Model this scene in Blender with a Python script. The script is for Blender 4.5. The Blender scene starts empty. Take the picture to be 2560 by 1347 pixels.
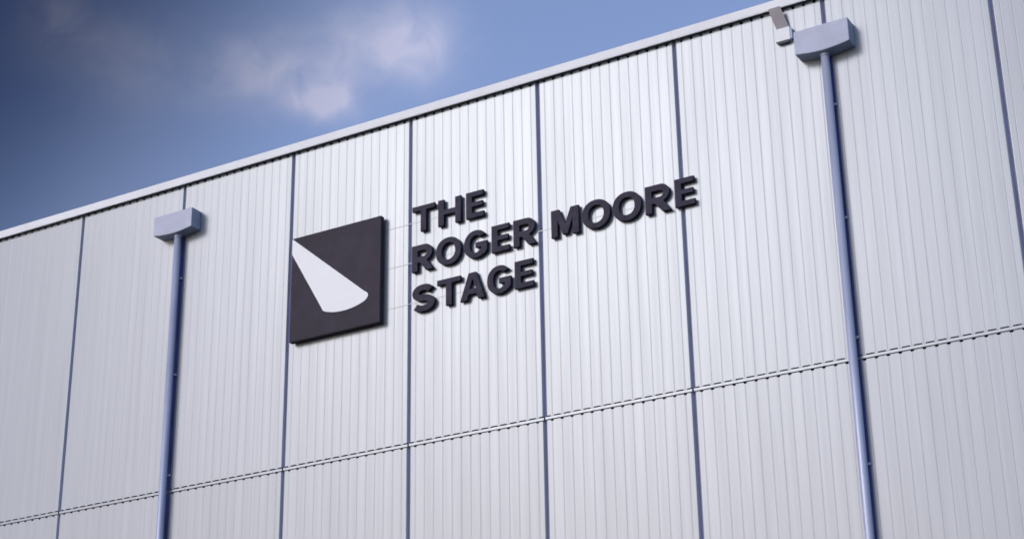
import bpy, bmesh, math, random
from mathutils import Vector, Matrix
random.seed(7)
sc = bpy.context.scene
COL = sc.collection
Z0 = 11.66                      # height of the horizontal lap line above the yard

# ------------------------------------------------------------------ camera
def make_camera():
    f, yaw, pitch, roll = 4473.25, -0.528642315, 0.392080107, -0.0161582622
    fw = Vector((math.sin(yaw)*math.cos(pitch), math.cos(yaw)*math.cos(pitch), math.sin(pitch)))
    r = Vector((math.cos(yaw), -math.sin(yaw), 0)); u = r.cross(fw)
    r2 = math.cos(roll)*r + math.sin(roll)*u
    u2 = -math.sin(roll)*r + math.cos(roll)*u
    cd = bpy.data.cameras.new('camera'); cam = bpy.data.objects.new('camera', cd); COL.objects.link(cam)
    m = Matrix((r2, u2, -fw)).transposed().to_4x4()
    m.translation = Vector((27.336626, -27.365854, -10.038949 + Z0))
    cam.matrix_world = m
    cd.sensor_width = 36; cd.lens = f/2560*36; cd.clip_start = 0.1; cd.clip_end = 5000
    sc.camera = cam
make_camera()

# ------------------------------------------------------------------ sky, sun, exposure
SUN_EL, SUN_AZ = math.radians(28), math.radians(209)      # azimuth clockwise from +Y
sun_dir = Vector((math.sin(SUN_AZ)*math.cos(SUN_EL), math.cos(SUN_AZ)*math.cos(SUN_EL), math.sin(SUN_EL)))
SKY_STRENGTH = 0.13
SUN_STRENGTH = 0.5
SUN_ANGLE = 20
EXPOSURE = 0.37

world = bpy.data.worlds.new("World"); sc.world = world; world.use_nodes = True
def build_world():
    nt = world.node_tree; N = nt.nodes; L = nt.links; N.clear()
    out = N.new('ShaderNodeOutputWorld'); bg = N.new('ShaderNodeBackground')
    bg.inputs['Strength'].default_value = SKY_STRENGTH
    L.new(bg.outputs[0], out.inputs[0])
    sky = N.new('ShaderNodeTexSky'); sky.sky_type = 'NISHITA'; sky.sun_disc = False
    sky.sun_elevation = SUN_EL; sky.sun_rotation = SUN_AZ
    sky.air_density = 1.0; sky.dust_density = 1.2; sky.ozone_density = 1.0
    geo = N.new('ShaderNodeTexCoord')
    def math_(op, a, b=None, clamp=False):
        n = N.new('ShaderNodeMath'); n.operation = op; n.use_clamp = clamp
        for i, v in enumerate((a, b)):
            if v is None: continue
            if isinstance(v, (int, float)): n.inputs[i].default_value = v
            else: L.new(v, n.inputs[i])
        return n.outputs[0]
    def vmath(op, a, b):
        n = N.new('ShaderNodeVectorMath'); n.operation = op
        for i, v in enumerate((a, b)):
            if isinstance(v, (tuple, Vector)): n.inputs[i].default_value = v
            else: L.new(v, n.inputs[i])
        return n
    D = geo.outputs['Generated']
    # sky tint dimmed smoothly toward the pole direction
    pole = Vector((-0.742, 0.058, 0.667)).normalized()
    dp = vmath('DOT_PRODUCT', D, tuple(pole)).outputs['Value']
    mr = N.new('ShaderNodeMapRange'); mr.interpolation_type = 'SMOOTHSTEP'
    mr.inputs['From Min'].default_value = 0.715; mr.inputs['From Max'].default_value = 0.85
    L.new(dp, mr.inputs['Value'])
    tint = N.new('ShaderNodeMixRGB'); tint.blend_type = 'MIX'
    tint.inputs[1].default_value = (1.26, 1.14, 1.27, 1); tint.inputs[2].default_value = (0.15, 0.16, 0.25, 1)
    L.new(mr.outputs[0], tint.inputs[0])
    mul = N.new('ShaderNodeMixRGB'); mul.blend_type = 'MULTIPLY'; mul.inputs[0].default_value = 1
    L.new(sky.outputs[0], mul.inputs[1]); L.new(tint.outputs[0], mul.inputs[2])
    # clouds: a few soft puffs at their own directions + faint veil all round the sky
    n1 = N.new('ShaderNodeTexNoise'); n1.inputs['Scale'].default_value = 14; n1.inputs['Detail'].default_value = 6
    L.new(D, n1.inputs['Vector'])
    off = vmath('SUBTRACT', n1.outputs['Color'], (0.5, 0.5, 0.5)).outputs['Vector']
    sm = N.new('ShaderNodeVectorMath'); sm.operation = 'SCALE'; sm.inputs['Scale'].default_value = 0.026
    L.new(off, sm.inputs[0])
    W_ = vmath('ADD', D, sm.outputs['Vector']).outputs['Vector']
    puffs = [((-0.4774,0.7249,0.4966),0.013,0.56),((-0.49,0.7198,0.4917),0.012,0.42),((-0.5079,0.7069,0.4952),0.016,0.34),
             ((-0.5323,0.6882,0.4931),0.016,0.24),((-0.5636,0.6724,0.4799),0.014,0.36),((-0.5513,0.6852,0.4775),0.012,0.36),
             ((-0.5216,0.7077,0.4830),0.013,0.26),((-0.534,0.7056,0.4680),0.0068,0.85),((-0.5448,0.698,0.4665),0.0062,0.7),
             ((-0.5235,0.7136,0.4680),0.0062,0.6),((-0.632,0.5971,0.494),0.012,0.30),((-0.625,0.6121,0.4845),0.014,0.24),
             ((-0.6118,0.6295,0.479),0.016,0.20),((-0.592,0.6493,0.4774),0.014,0.18)]
    tot = None
    for c, s, w in puffs:
        d = vmath('DISTANCE', W_, tuple(Vector(c).normalized())).outputs['Value']
        q = math_('DIVIDE', d, s*1.05); q = math_('POWER', q, 2.0); q = math_('MULTIPLY', q, -0.5)
        e = math_('MULTIPLY', math_('EXPONENT', q), w)
        tot = e if tot is None else math_('ADD', tot, e)
    n2 = N.new('ShaderNodeTexNoise'); n2.inputs['Scale'].default_value = 42; n2.inputs['Detail'].default_value = 5
    n2.inputs['Distortion'].default_value = 0.6; L.new(D, n2.inputs['Vector'])
    puffy = math_('MULTIPLY', tot, math_('ADD', math_('MULTIPLY', n2.outputs['Fac'], 2.2), -0.08), True)
    n3 = N.new('ShaderNodeTexNoise'); n3.inputs['Scale'].default_value = 5.5; n3.inputs['Detail'].default_value = 5
    n3.inputs['Distortion'].default_value = 0.4; L.new(D, n3.inputs['Vector'])
    veil = math_('MULTIPLY', math_('SUBTRACT', n3.outputs['Fac'], 0.56, True), 0.5, True)
    dens = math_('MINIMUM', math_('ADD', puffy, veil), 0.9)
    mx = N.new('ShaderNodeMixRGB'); mx.inputs[2].default_value = (5.4, 5.2, 6.3, 1)
    L.new(dens, mx.inputs[0]); L.new(mul.outputs[0], mx.inputs[1])
    # clouds take the dimming of the part of the sky they stand in
    cl = N.new('ShaderNodeMixRGB'); cl.inputs[1].default_value = (3.3, 3.4, 4.6, 1); cl.inputs[2].default_value = (0.62, 0.70, 1.05, 1)
    L.new(mr.outputs[0], cl.inputs[0]); L.new(cl.outputs[0], mx.inputs[2])
    L.new(mx.outputs[0], bg.inputs['Color'])
build_world()

sd = bpy.data.lights.new('sun', 'SUN'); sd.energy = SUN_STRENGTH; sd.angle = math.radians(SUN_ANGLE)
sd.color = (1.0, 0.97, 0.925)
so = bpy.data.objects.new('sun', sd); COL.objects.link(so); so.rotation_euler = sun_dir.to_track_quat('Z', 'Y').to_euler()
so.location = (0, -60, 60)
vs = sc.view_settings; sc.display_settings.display_device = 'sRGB'
vs.view_transform = 'Standard'; vs.look = 'None'; vs.gamma = 1; vs.use_curve_mapping = False; vs.exposure = EXPOSURE
sc.cycles.filter_width = 1.7
sc.cycles.max_bounces = 6

# ------------------------------------------------------------------ materials
def mat(name, col, rough=0.5, metal=0.0, var=0.06, scale=(3,3,3), bump=0.0, bscale=30, rvar=0.0, spec=0.5, rnd=0.0, tint2=None, coat=0.0, coat_rough=0.3):
    m = bpy.data.materials.new(name); m.use_nodes = True
    nt = m.node_tree; N = nt.nodes; L = nt.links; b = N['Principled BSDF']
    b.inputs['Roughness'].default_value = rough; b.inputs['Metallic'].default_value = metal
    b.inputs['Specular IOR Level'].default_value = spec
    b.inputs['Coat Weight'].default_value = coat; b.inputs['Coat Roughness'].default_value = coat_rough
    tc = N.new('ShaderNodeTexCoord'); mp = N.new('ShaderNodeMapping'); mp.inputs['Scale'].default_value = scale
    L.new(tc.outputs['Object'], mp.inputs['Vector'])
    n = N.new('ShaderNodeTexNoise'); n.inputs['Scale'].default_value = 1; n.inputs['Detail'].default_value = 6; n.inputs['Roughness'].default_value = 0.6
    L.new(mp.outputs[0], n.inputs['Vector'])
    mx = N.new('ShaderNodeMixRGB')
    c2 = tint2 or tuple(c*(1-2*var) for c in col)
    mx.inputs[1].default_value = (*[min(1, c*(1+var)) for c in col], 1); mx.inputs[2].default_value = (*c2, 1)
    ramp = N.new('ShaderNodeMapRange'); ramp.inputs['From Min'].default_value = 0.35; ramp.inputs['From Max'].default_value = 0.68
    L.new(n.outputs['Fac'], ramp.inputs['Value']); L.new(ramp.outputs[0], mx.inputs[0])
    last = mx.outputs[0]
    if rnd:
        oi = N.new('ShaderNodeObjectInfo'); mr = N.new('ShaderNodeMapRange')
        mr.inputs['To Min'].default_value = 1-rnd; mr.inputs['To Max'].default_value = 1+rnd*0.4
        L.new(oi.outputs['Random'], mr.inputs['Value'])
        hs = N.new('ShaderNodeHueSaturation'); L.new(mr.outputs[0], hs.inputs['Value']); L.new(last, hs.inputs['Color']); last = hs.outputs[0]
    L.new(last, b.inputs['Base Color'])
    if rvar:
        rr = N.new('ShaderNodeMapRange'); rr.inputs['To Min'].default_value = rough-rvar; rr.inputs['To Max'].default_value = rough+rvar
        L.new(n.outputs['Fac'], rr.inputs['Value']); L.new(rr.outputs[0], b.inputs['Roughness'])
    if bump:
        n2 = N.new('ShaderNodeTexNoise'); n2.inputs['Scale'].default_value = bscale; n2.inputs['Detail'].default_value = 4
        L.new(tc.outputs['Object'], n2.inputs['Vector'])
        bp = N.new('ShaderNodeBump'); bp.inputs['Strength'].default_value = bump; bp.inputs['Distance'].default_value = 0.01
        L.new(n2.outputs['Fac'], bp.inputs['Height']); L.new(bp.outputs[0], b.inputs['Normal'])
    return m
M_CLAD = mat('silver_white_cladding', (0.250,0.303,0.342), rough=0.33, metal=0.28, spec=0.72, var=0.035, scale=(7,7,0.16), rvar=0.04, rnd=0.035)
M_TRIM = mat('white_trim', (0.72,0.81,0.85), rough=0.6, metal=0.0, var=0.03, scale=(2,2,2))
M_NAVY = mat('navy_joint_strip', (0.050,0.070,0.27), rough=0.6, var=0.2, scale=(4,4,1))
M_DARK = mat('dark_cavity_lining', (0.015,0.016,0.025), rough=0.9)
M_SIGN = mat('charcoal_sign_paint', (0.040,0.037,0.057), spec=0.12, rough=0.6, var=0.12, scale=(2.5,2.5,2.5), rvar=0.05, tint2=(0.034,0.036,0.046))
M_SIDE = mat('charcoal_letter_paint', (0.028,0.029,0.056), spec=0.15, rough=0.55, var=0.15, scale=(6,6,6), rvar=0.05, rnd=0.08)
M_BEAM = mat('white_vinyl', (0.74,0.84,0.88), rough=0.5, var=0.01)
M_HOP = mat('blue_grey_painted_metal', (0.33,0.395,0.52), rough=0.5, metal=0.1, var=0.05, scale=(3,3,3))
M_PIPE = mat('blue_grey_pipe', (0.40,0.475,0.63), rough=0.40, metal=0.2, var=0.05, scale=(6,6,0.6))
M_SHADE = mat('dark_box_shade', (0.07,0.08,0.14), rough=0.5)
M_PLATE = mat('mid_grey_metal', (0.27,0.28,0.31), rough=0.55, var=0.06)
M_ASPH = mat('asphalt', (0.05,0.05,0.052), rough=0.9, var=0.25, scale=(0.6,0.6,0.6), bump=0.3, bscale=60)
M_CONC = mat('concrete', (0.33,0.32,0.30), rough=0.85, var=0.12, scale=(0.8,0.8,0.8), bump=0.2)
M_ROOF = mat('grey_roof_membrane', (0.25,0.25,0.26), rough=0.8)

# ------------------------------------------------------------------ helpers
def mesh_obj(name, verts, faces, m, parent=None, loc=(0,0,0), smooth=False):
    me = bpy.data.meshes.new(name); me.from_pydata([tuple(v) for v in verts], [], faces); me.update()
    bm = bmesh.new(); bm.from_mesh(me); bmesh.ops.recalc_face_normals(bm, faces=bm.faces); bm.to_mesh(me); bm.free()
    if smooth:
        for p in me.polygons: p.use_smooth = True
    me.materials.append(m)
    return link(name, me, parent, loc)
def link(name, me, parent=None, loc=(0,0,0)):
    o = bpy.data.objects.new(name, me); COL.objects.link(o); o.location = loc
    if parent: o.parent = parent
    return o
def bevel_me(o, w, seg=2):
    bm = bmesh.new(); bm.from_mesh(o.data)
    bmesh.ops.bevel(bm, geom=list(bm.edges), offset=w, segments=seg, affect='EDGES', clamp_overlap=True)
    bm.to_mesh(o.data); bm.free()
def box(name, a, b, m, parent=None, bev=0.0):
    x0,y0,z0 = a; x1,y1,z1 = b
    v = [(x,y,z) for x in (x0,x1) for y in (y0,y1) for z in (z0,z1)]
    f = [(0,1,3,2),(4,6,7,5),(0,4,5,1),(2,3,7,6),(0,2,6,4),(1,5,7,3)]
    o = mesh_obj(name, v, f, m, parent)
    if bev: bevel_me(o, bev)
    return o
def empty(name, loc, label, cat, group=None):
    o = bpy.data.objects.new(name, None); COL.objects.link(o); o.location = loc; o.empty_display_size = 0.3
    o['label'] = label; o['category'] = cat
    if group: o['group'] = group
    return o
def extrude_profile(prof, a, b, axis):
    """closed outline prof [(p,q)...] swept along an axis from a to b"""
    n = len(prof); V = []
    for t in (a, b):
        for p, q in prof: V.append((t,p,q) if axis == 'x' else (p,q,t))
    F = [(i,(i+1)%n,n+(i+1)%n,n+i) for i in range(n)]
    return V, F + [tuple(range(n))[::-1], tuple(range(n, 2*n))]
def strip_sheet(line, t):
    """thin folded sheet: polyline [(p,q)] given thickness t, as a closed outline"""
    n = len(line); offs = []
    for i in range(n):
        a = Vector(line[max(i-1,0)]); b = Vector(line[min(i+1,n-1)]); d = (b-a).normalized()
        offs.append((line[i][0]-d.y*t, line[i][1]+d.x*t))
    return offs

# ------------------------------------------------------------------ ground
g = mesh_obj('ground', [(-900,-900,0),(900,-900,0),(900,900,0),(-900,900,0)], [(0,1,2,3)], M_ASPH); g['kind'] = 'structure'
pv = box('pavement', (-14,-3.2,0.004), (35,-0.35,0.13), M_CONC, None, 0.015); pv['kind'] = 'structure'

# ------------------------------------------------------------------ the building
BAY = 3.0; J0, J1 = -4, 11            # joints from x = -12 to x = 33
ZB, ZT = 0.62, Z0 + 6.952
JW, JB, JD = 0.047, 0.016, 0.035      # joint recess: half opening, half floor, depth
RP, RT, RB, RD = 0.2067, 0.010, 0.003, 0.0016   # rib grooves
bld = empty('film_stage_building', ((J0+J1)*BAY/2, 0.2, 0), 'tall film stage building clad in white ribbed metal panels with dark vertical joints', 'building')
BX, BY = bld.location.x, bld.location.y
def bpart(o):
    o.parent = bld; o.matrix_parent_inverse = Matrix.Translation((-BX,-BY,0)); return o

def panel_mesh(name, z0, z1, cut0=0.0, cut1=0.0):
    # the sheet ends are cut out at the ribs by cut0 (bottom) and cut1 (top)
    t = 0.0018
    L = [(JB, JD), (JW-0.004, 0.0015), (JW+0.004, 0.0)]
    n = 14; cuts = []
    x_first = 1.5 - (n-1)/2*RP + 0.0
    for k in range(n):
        c = x_first + k*RP
        L += [(c-0.033,0.0),(c-0.029,0.0),(c-RT,0.0),(c-RB,RD),(c+RB,RD),(c+RT,0.0),(c+0.029,0.0),(c+0.033,0.0)]
        cuts += list(range(len(L)-7, len(L)-1))
    L += [(3-JW-0.004, 0.0), (3-JW+0.004, 0.0015), (3-JB, JD)]
    back = strip_sheet(L, t)
    out = L + back[::-1]
    n_ = len(L)
    dz = [1.0 if i in cuts else 0.0 for i in range(len(L))]
    V = [(x,y,z0-cut0*d) for (x,y),d in zip(L,dz)] + [(x,y,z1-cut1*d) for (x,y),d in zip(L,dz)]
    V += [(x,y,z0-cut0*d) for (x,y),d in zip(back,dz)] + [(x,y,z1-cut1*d) for (x,y),d in zip(back,dz)]
    F = []
    for i in range(n_-1):
        F.append((i,i+1,n_+i+1,n_+i)); F.append((2*n_+i,3*n_+i,3*n_+i+1,2*n_+i+1))
        F.append((i,2*n_+i,2*n_+i+1,i+1)); F.append((n_+i,n_+i+1,3*n_+i+1,3*n_+i))
    F.append((0,n_,3*n_,2*n_)); F.append((n_-1,3*n_-1,4*n_-1,2*n_-1))
    me = bpy.data.meshes.new(name); me.from_pydata(V, [], F); me.update()
    bm = bmesh.new(); bm.from_mesh(me); bmesh.ops.recalc_face_normals(bm, faces=bm.faces); bm.to_mesh(me); bm.free()
    me.materials.append(M_CLAD); return me
me_up = panel_mesh('cladding_panel', Z0+0.015, ZT, 0.020, 0.070)
me_lo = panel_mesh('cladding_panel', ZB, Z0-0.050, 0.0, 0.050)
# folded lap flashing between the two rows
fl = [(0.075, Z0-0.012), (-0.010, Z0-0.014), (-0.013, Z0-0.017), (-0.015, Z0-0.060), (-0.021, Z0-0.068)]
fo = fl + strip_sheet(fl, 0.002)[::-1]
V, F = extrude_profile(fo, JW-0.03, BAY-JW+0.03, 'x')
fm = mesh_obj('lap_flashing', V, F, M_CLAD); me_fl = fm.data; bpart(fm); fm.location.x = J0*BAY
for j in range(J0, J1):
    for me in (me_up, me_lo):
        o = bpart(link('cladding_panel', me)); o.location.x = j*BAY + random.uniform(-0.004, 0.004); o.location.y = random.uniform(0, 0.002)
    if j > J0:
        o = bpart(link('lap_flashing', me_fl)); o.location.x = j*BAY; o.location.z = random.uniform(-0.003, 0.003)
V, F = extrude_profile([(-JB-0.012, JD+0.004), (JB+0.012, JD+0.004), (JB+0.012, JD+0.016), (-JB-0.012, JD+0.016)], ZB, ZT, 'z')
js = mesh_obj('joint_strip', V, F, M_NAVY); bpart(js); js.location.x = J0*BAY
for j in range(J0+1, J1+1):
    o = bpart(link('joint_strip', js.data)); o.location.x = j*BAY
XL, XR = J0*BAY, J1*BAY
bpart(box('backing_wall', (XL+0.05, 0.12, 0.02), (XR-0.05, 0.30, Z0+6.99), M_DARK))
bpart(box('plinth', (XL-0.02, -0.05, 0.02), (XR+0.02, 0.115, 0.60), M_CONC, None, 0.01))
# roof edge capping, one folded length per two bays, butted
cp = [(0.60, Z0+7.10), (-0.085, Z0+7.125), (-0.095, Z0+7.120), (-0.098, Z0+6.946), (-0.090, Z0+6.934), (-0.080, Z0+6.936)]
cpo = cp + strip_sheet(cp, -0.003)[::-1]
segs = list(range(J0, J1+1, 3))
for a in segs:
    b = min(a+3, J1)
    if a >= b: continue
    V, F = extrude_profile(cpo, a*BAY + (0.0015 if a > J0 else -0.12), b*BAY - (0.0015 if b < J1 else -0.12), 'x')
    o = bpart(mesh_obj('roof_capping', V, F, M_TRIM)); o.location.z = random.uniform(-0.002, 0.002)
bpart(box('roof', (XL+0.1, 0.62, Z0+6.80), (XR-0.1, 38.0, Z0+7.02), M_ROOF))
for x0, x1 in ((XL-0.02, XL+0.045), (XR-0.045, XR+0.02)):
    # ribbed gable cladding
    n = 180; prof = []
    s = -1 if x0 < 0 else 1
    for k in range(n):
        y = 0.125 + k*0.2098
        prof += [(y, 0), (y+0.14, 0), (y+0.155, -0.035), (y+0.19, -0.035)]
    xb = x0 if s < 0 else x1
    Vv = [(xb+s*d, y, z) for z in (0.02, Z0+7.0) for y, d in prof]; m_ = len(prof)
    Ff = [(i,i+1,m_+i+1,m_+i) for i in range(m_-1)]
    o = bpart(mesh_obj('gable_wall', Vv, Ff, M_CLAD))
    bpart(box('gable_backing', (x0+0.02 if s > 0 else x0+0.045, 0.31, 0.02), (x1-0.04 if s > 0 else x1+0.03, 37.8, Z0+6.78), M_DARK))
bpart(box('rear_wall', (XL+0.1, 37.82, 0.02), (XR-0.1, 37.98, Z0+6.79), M_CLAD))

# ------------------------------------------------------------------ downpipes with hoppers
def tube_mesh(r, z0, z1, cx=0, cy=0, n=28):
    V = []; F = []
    for z in (z0, z1):
        for k in range(n):
            a = 2*math.pi*k/n; V.append((cx+r*math.cos(a), cy+r*math.sin(a), z))
    F = [(k,(k+1)%n,n+(k+1)%n,n+k) for k in range(n)] + [tuple(range(n))[::-1], tuple(range(n,2*n))]
    return V, F
def downpipe(x, hx0, hx1, hz0, hz1, label):
    t = empty('rainwater_downpipe', (x, -0.14, 0), label, 'downpipe', 'downpipes with box hoppers on the wall')
    def P(o): o.parent = t; o.matrix_parent_inverse = Matrix.Translation((-x, 0.14, 0)); return o
    # hopper: folded box whose underside dips to the outlet
    xm = (hx0+hx1)/2; n = 12; V = []
    for y in (-0.30, -0.004):
        V += [(hx0,y,hz1),(hx1,y,hz1)]
        for k in range(n+1):
            u_ = k/n; V.append((hx1+(hx0-hx1)*u_, y, hz0-0.055*math.sin(math.pi*u_)**0.9))
    m_ = n+3
    F = [tuple(range(m_)), tuple(range(m_,2*m_))[::-1]] + [(i,(i+1)%m_,m_+(i+1)%m_,m_+i) for i in range(m_)]
    h = P(mesh_obj('hopper', V, F, M_HOP)); bevel_me(h, 0.006, 2)
    V, F = tube_mesh(0.076, 0.14, hz0-0.04); V = [(a+x, b-0.135, c) for a,b,c in V]
    p = P(mesh_obj('pipe', V, F, M_PIPE, smooth=True))
    for q in p.data.polygons:
        if len(q.vertices) > 4: q.use_smooth = False
    V, F = tube_mesh(0.086, hz0-0.11, hz0-0.045); V = [(a+x, b-0.135, c) for a,b,c in V]
    P(mesh_obj('outlet_collar', V, F, M_PIPE, smooth=False))
    P(box('pipe_shade_strip', (x-0.06,-0.014,0.63), (x+0.085,-0.003,hz0+0.05), M_NAVY))  # added navy strip: the pipe's shade over the dark joint, put into colour
    z = hz0 - 1.05
    while z > 1.0:
        V, F = [], []; n0 = 0; bv = [(xx,yy,zz) for xx in (x-0.10,x+0.10) for yy in (-0.058,-0.016) for zz in (z-0.02,z+0.02)]
        V += bv; F += [tuple(n0+i for i in f) for f in [(0,1,3,2),(4,6,7,5),(0,4,5,1),(2,3,7,6),(0,2,6,4),(1,5,7,3)]]
        P(mesh_obj('pipe_bracket', V, F, M_PIPE)); z -= 2.2
    return t
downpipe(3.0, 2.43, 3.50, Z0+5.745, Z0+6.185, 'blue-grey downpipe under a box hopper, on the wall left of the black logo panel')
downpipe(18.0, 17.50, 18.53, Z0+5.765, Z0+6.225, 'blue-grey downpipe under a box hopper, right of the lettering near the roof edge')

# ------------------------------------------------------------------ small box and sloping plate at the roof edge
t = empty('wall_box', (17.2, -0.05, Z0+6.25), 'small white wall box below a grey sloping plate hanging from the roof edge', 'wall box')
def P(o): o.parent = t; o.matrix_parent_inverse = Matrix.Translation((-17.2, 0.05, -(Z0+6.25))); return o
P(box('casing', (17.075,-0.10,Z0+6.235), (17.365,-0.003,Z0+6.50), M_TRIM, None, 0.006))
P(box('casing_side_cover', (17.367,-0.085,Z0+6.25), (17.40,-0.004,Z0+6.47), M_HOP, None, 0.003))
P(box('under_box_shade', (17.12,-0.075,Z0+6.205), (17.33,-0.02,Z0+6.234), M_SHADE, None, 0.003))  # dark block standing in for the shadow beneath the casing
pl = [(17.00,-0.155,Z0+6.932),(17.235,-0.155,Z0+6.932),(17.335,-0.055,Z0+6.525),(17.095,-0.055,Z0+6.525)]
V = pl + [(a,b+0.006,c-0.001) for a,b,c in pl]
P(mesh_obj('sloping_plate', V, [(0,1,2,3),(7,6,5,4),(0,4,5,1),(1,5,6,2),(2,6,7,3),(3,7,4,0)], M_PLATE))

# ------------------------------------------------------------------ logo panel
LX0, LX1, LZ0, LZ1 = 6.165, 8.40, Z0+2.555, Z0+4.855
lg = empty('logo_panel', ((LX0+LX1)/2, -0.06, LZ0), 'dark square panel with a white spotlight beam emblem, left of the lettering', 'sign')
def P(o): o.parent = lg; o.matrix_parent_inverse = Matrix.Translation((-(LX0+LX1)/2, 0.06, -LZ0)); return o
P(box('panel', (LX0,-0.16,LZ0), (LX1,-0.045,LZ1), M_SIGN, None, 0.008))
bm_pts = [(6.170,4.845),(6.170,4.50),(6.965,3.150),(6.985,3.105),(7.02,3.07),(7.07,3.045),(7.14,3.025),(7.24,3.00),(7.35,2.985),(7.46,2.978),(7.58,2.98),(7.70,2.992),(7.82,3.015),(7.93,3.045),(8.01,3.075),(8.07,3.115),(8.105,3.165),(8.108,3.205),(8.09,3.24),(8.055,3.268),(8.00,3.305)]
V = [(x,-0.164,z+Z0) for x,z in bm_pts] + [(x,-0.1605,z+Z0) for x,z in bm_pts]; n = len(bm_pts)
b_ = P(mesh_obj('spotlight_beam', V, [tuple(range(n)), tuple(range(n,2*n))[::-1]] + [(i,(i+1)%n,n+(i+1)%n,n+i) for i in range(n)], M_BEAM))
b_['label'] = 'white spotlight beam shape with a rounded lower end'

# ------------------------------------------------------------------ lettering
H = 0.56
def arc(cx, cy, rx, ry, a0, a1, n=24, e=1.0):
    r = []
    for k in range(n+1):
        a = math.radians(a0 + (a1-a0)*k/n); c, s = math.cos(a), math.sin(a)
        r.append((cx + rx*math.copysign(abs(c)**e, c), cy + ry*math.copysign(abs(s)**e, s)))
    return r
def glyph(ch, w):
    s, b = 0.136, 0.105
    if ch == 'T':
        c = w/2; return [[(0,H),(0,H-b),(c-s/2,H-b),(c-s/2,0),(c+s/2,0),(c+s/2,H-b),(w,H-b),(w,H)]]
    if ch == 'H':
        return [[(0,0),(s,0),(s,H/2-b/2),(w-s,H/2-b/2),(w-s,0),(w,0),(w,H),(w-s,H),(w-s,H/2+b/2),(s,H/2+b/2),(s,H),(0,H)]]
    if ch == 'E':
        return [[(0,0),(w,0),(w,b),(s,b),(s,H/2-b/2+.01),(w*.93,H/2-b/2+.01),(w*.93,H/2+b/2),(s,H/2+b/2),(s,H-b),(w*.985,H-b),(w*.985,H),(0,H)]]
    if ch == 'O':
        return [arc(w/2,H/2,w/2,H/2+.012,0,352.5,47,.93), arc(w/2,H/2,w/2-s,H/2+.012-b-.008,0,350,35,.95)[::-1]]
    if ch == 'R':
        cy = H-0.175; out = [(0,0),(s,0),(s,0.185),(s+.055,0.185),(w-.175,0),(w+.005,0),(w-.145,0.21)]
        out += arc(w-.205,cy,.185,.175,-68,90,18) + [(0,H)]
        hole = [(s,0.30),(w-.215,0.30)] + arc(w-.215,cy,.062,.062,-80,80,10) + [(w-.215,H-b+.005),(s,H-b+.005)]
        hole = [(s,0.305)] + arc(w-.225,0.37,.075,.065,-90,90,12) + [(s,0.435)]
        return [out, hole[::-1]]
    if ch == 'G':
        cx, cy, rx, ry = w*.51, H/2, w*.51, H/2+.012
        o = arc(cx,cy,rx,ry,38,300,44,.95)
        o += [(w*.90,0.055),(w,0.11),(w,0.31),(w*.50,0.31),(w*.50,0.205),(w-.135,0.205),(w-.135,0.155)]
        o += arc(cx,cy,rx-s,ry-b-.005,298,50,34,.95)
        return [o]
    if ch == 'S':
        ry = 0.111; t = .064; cx = w/2
        cl = arc(cx,.389,w/2-.085,ry,22,262,26) + arc(cx,.166,w/2-.068,ry,82,-152,28)
        Lf, Rt = [], []
        for i, p in enumerate(cl):
            a = Vector(cl[max(i-1,0)]); c = Vector(cl[min(i+1,len(cl)-1)]); d = (c-a).normalized(); nn = Vector((-d.y,d.x))
            tt = t + 0.012*abs(d.y)
            Lf.append(tuple(Vector(p)+nn*tt)); Rt.append(tuple(Vector(p)-nn*tt))
        return [Lf + Rt[::-1]]
    if ch == 'A':
        m_ = w/2; k = .155
        out = [(0,0),(k,0),(k+.042,.115),(w-k-.042,.115),(w-k,0),(w,0),(m_+.085,H),(m_-.085,H)]
        return [out, [(m_-.078,.225),(m_,.435),(m_+.078,.225)]]
    if ch == 'M':
        a = .138
        return [[(0,0),(a,0),(a,.345),(w/2-.055,0.03),(w/2+.055,0.03),(w-a,.345),(w-a,0),(w,0),(w,H),(w-.175,H),(w/2,.235),(.175,H),(0,H)]]
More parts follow.
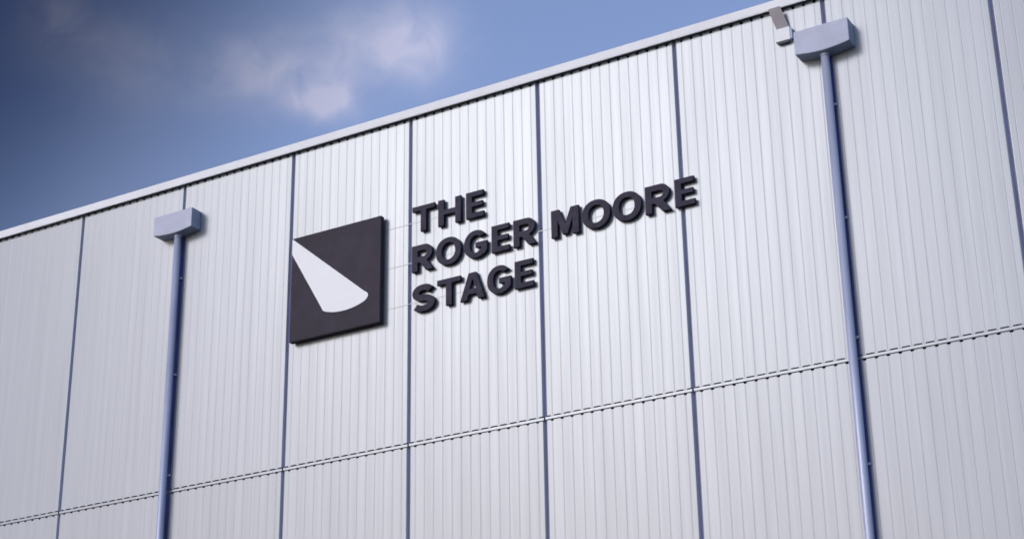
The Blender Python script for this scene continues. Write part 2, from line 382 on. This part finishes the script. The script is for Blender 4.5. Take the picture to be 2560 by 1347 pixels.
def letter_mesh(ch, w):
    cu = bpy.data.curves.new('letter', 'CURVE'); cu.dimensions = '2D'; cu.fill_mode = 'BOTH'
    cu.extrude = 0.030; cu.bevel_depth = 0.005; cu.bevel_resolution = 1; cu.offset = -0.005
    for pts in glyph(ch, w):
        sp = cu.splines.new('POLY'); sp.points.add(len(pts)-1); sp.use_cyclic_u = True
        for p, (x, y) in zip(sp.points, pts): p.co = (x, y, 0, 1)
    ob = bpy.data.objects.new('tmp', cu); COL.objects.link(ob)
    dg = bpy.context.evaluated_depsgraph_get()
    me = bpy.data.meshes.new_from_object(ob.evaluated_get(dg)); bpy.data.objects.remove(ob); bpy.data.curves.remove(cu)
    me.transform(Matrix.Rotation(math.pi/2, 4, 'X')); me.name = 'letter'
    me.materials.clear(); me.materials.append(M_SIDE); return me
sg = empty('lettering_sign', (12.2, -0.05, Z0+2.58), 'dark raised capital letters reading THE ROGER MOORE STAGE on the white wall', 'sign')
def P(o): o.parent = sg; o.matrix_parent_inverse = Matrix.Translation((-12.2, 0.05, -(Z0+2.58))); return o
rows = [(4.283, [('THE', [('T',9.145,.53),('H',9.757,.535),('E',10.41,.405)])]),
        (3.432, [('ROGER', [('R',9.14,.50),('O',9.705,.585),('G',10.355,.53),('E',10.985,.40),('R',11.475,.50)]),
                 ('MOORE', [('M',12.31,.60),('O',12.975,.60),('O',13.625,.60),('R',14.305,.52),('E',14.91,.40)])]),
        (2.572, [('STAGE', [('S',9.145,.53),('T',9.735,.54),('A',10.265,.56),('G',10.875,.53),('E',11.49,.41)])])]
cache = {}
ordn = ['first', 'second', 'third']
for z, words in rows:
    for word, L in words:
        seen = {}
        for ch, x, w in L:
            key = (ch, w)
            if key not in cache: cache[key] = letter_mesh(ch, w)
            o = P(link('letter', cache[key])); o.location = (x-0.036+0.004*(x-9.1)/2, -0.056, z+Z0+0.031)
            seen[ch] = seen.get(ch, 0)+1
            o['label'] = ('%s letter %s of the word %s' % (ordn[seen[ch]-1], ch, word)) if word.count(ch) > 1 else 'letter %s of the word %s' % (ch, word)
for z, x1 in ((4.575, 10.75), (3.715, 15.25), (2.85, 11.85)):
    P(box('mounting_rail', (8.30, -0.006, Z0+z-0.006), (x1, -0.002, Z0+z+0.006), M_CLAD, None, 0.001))
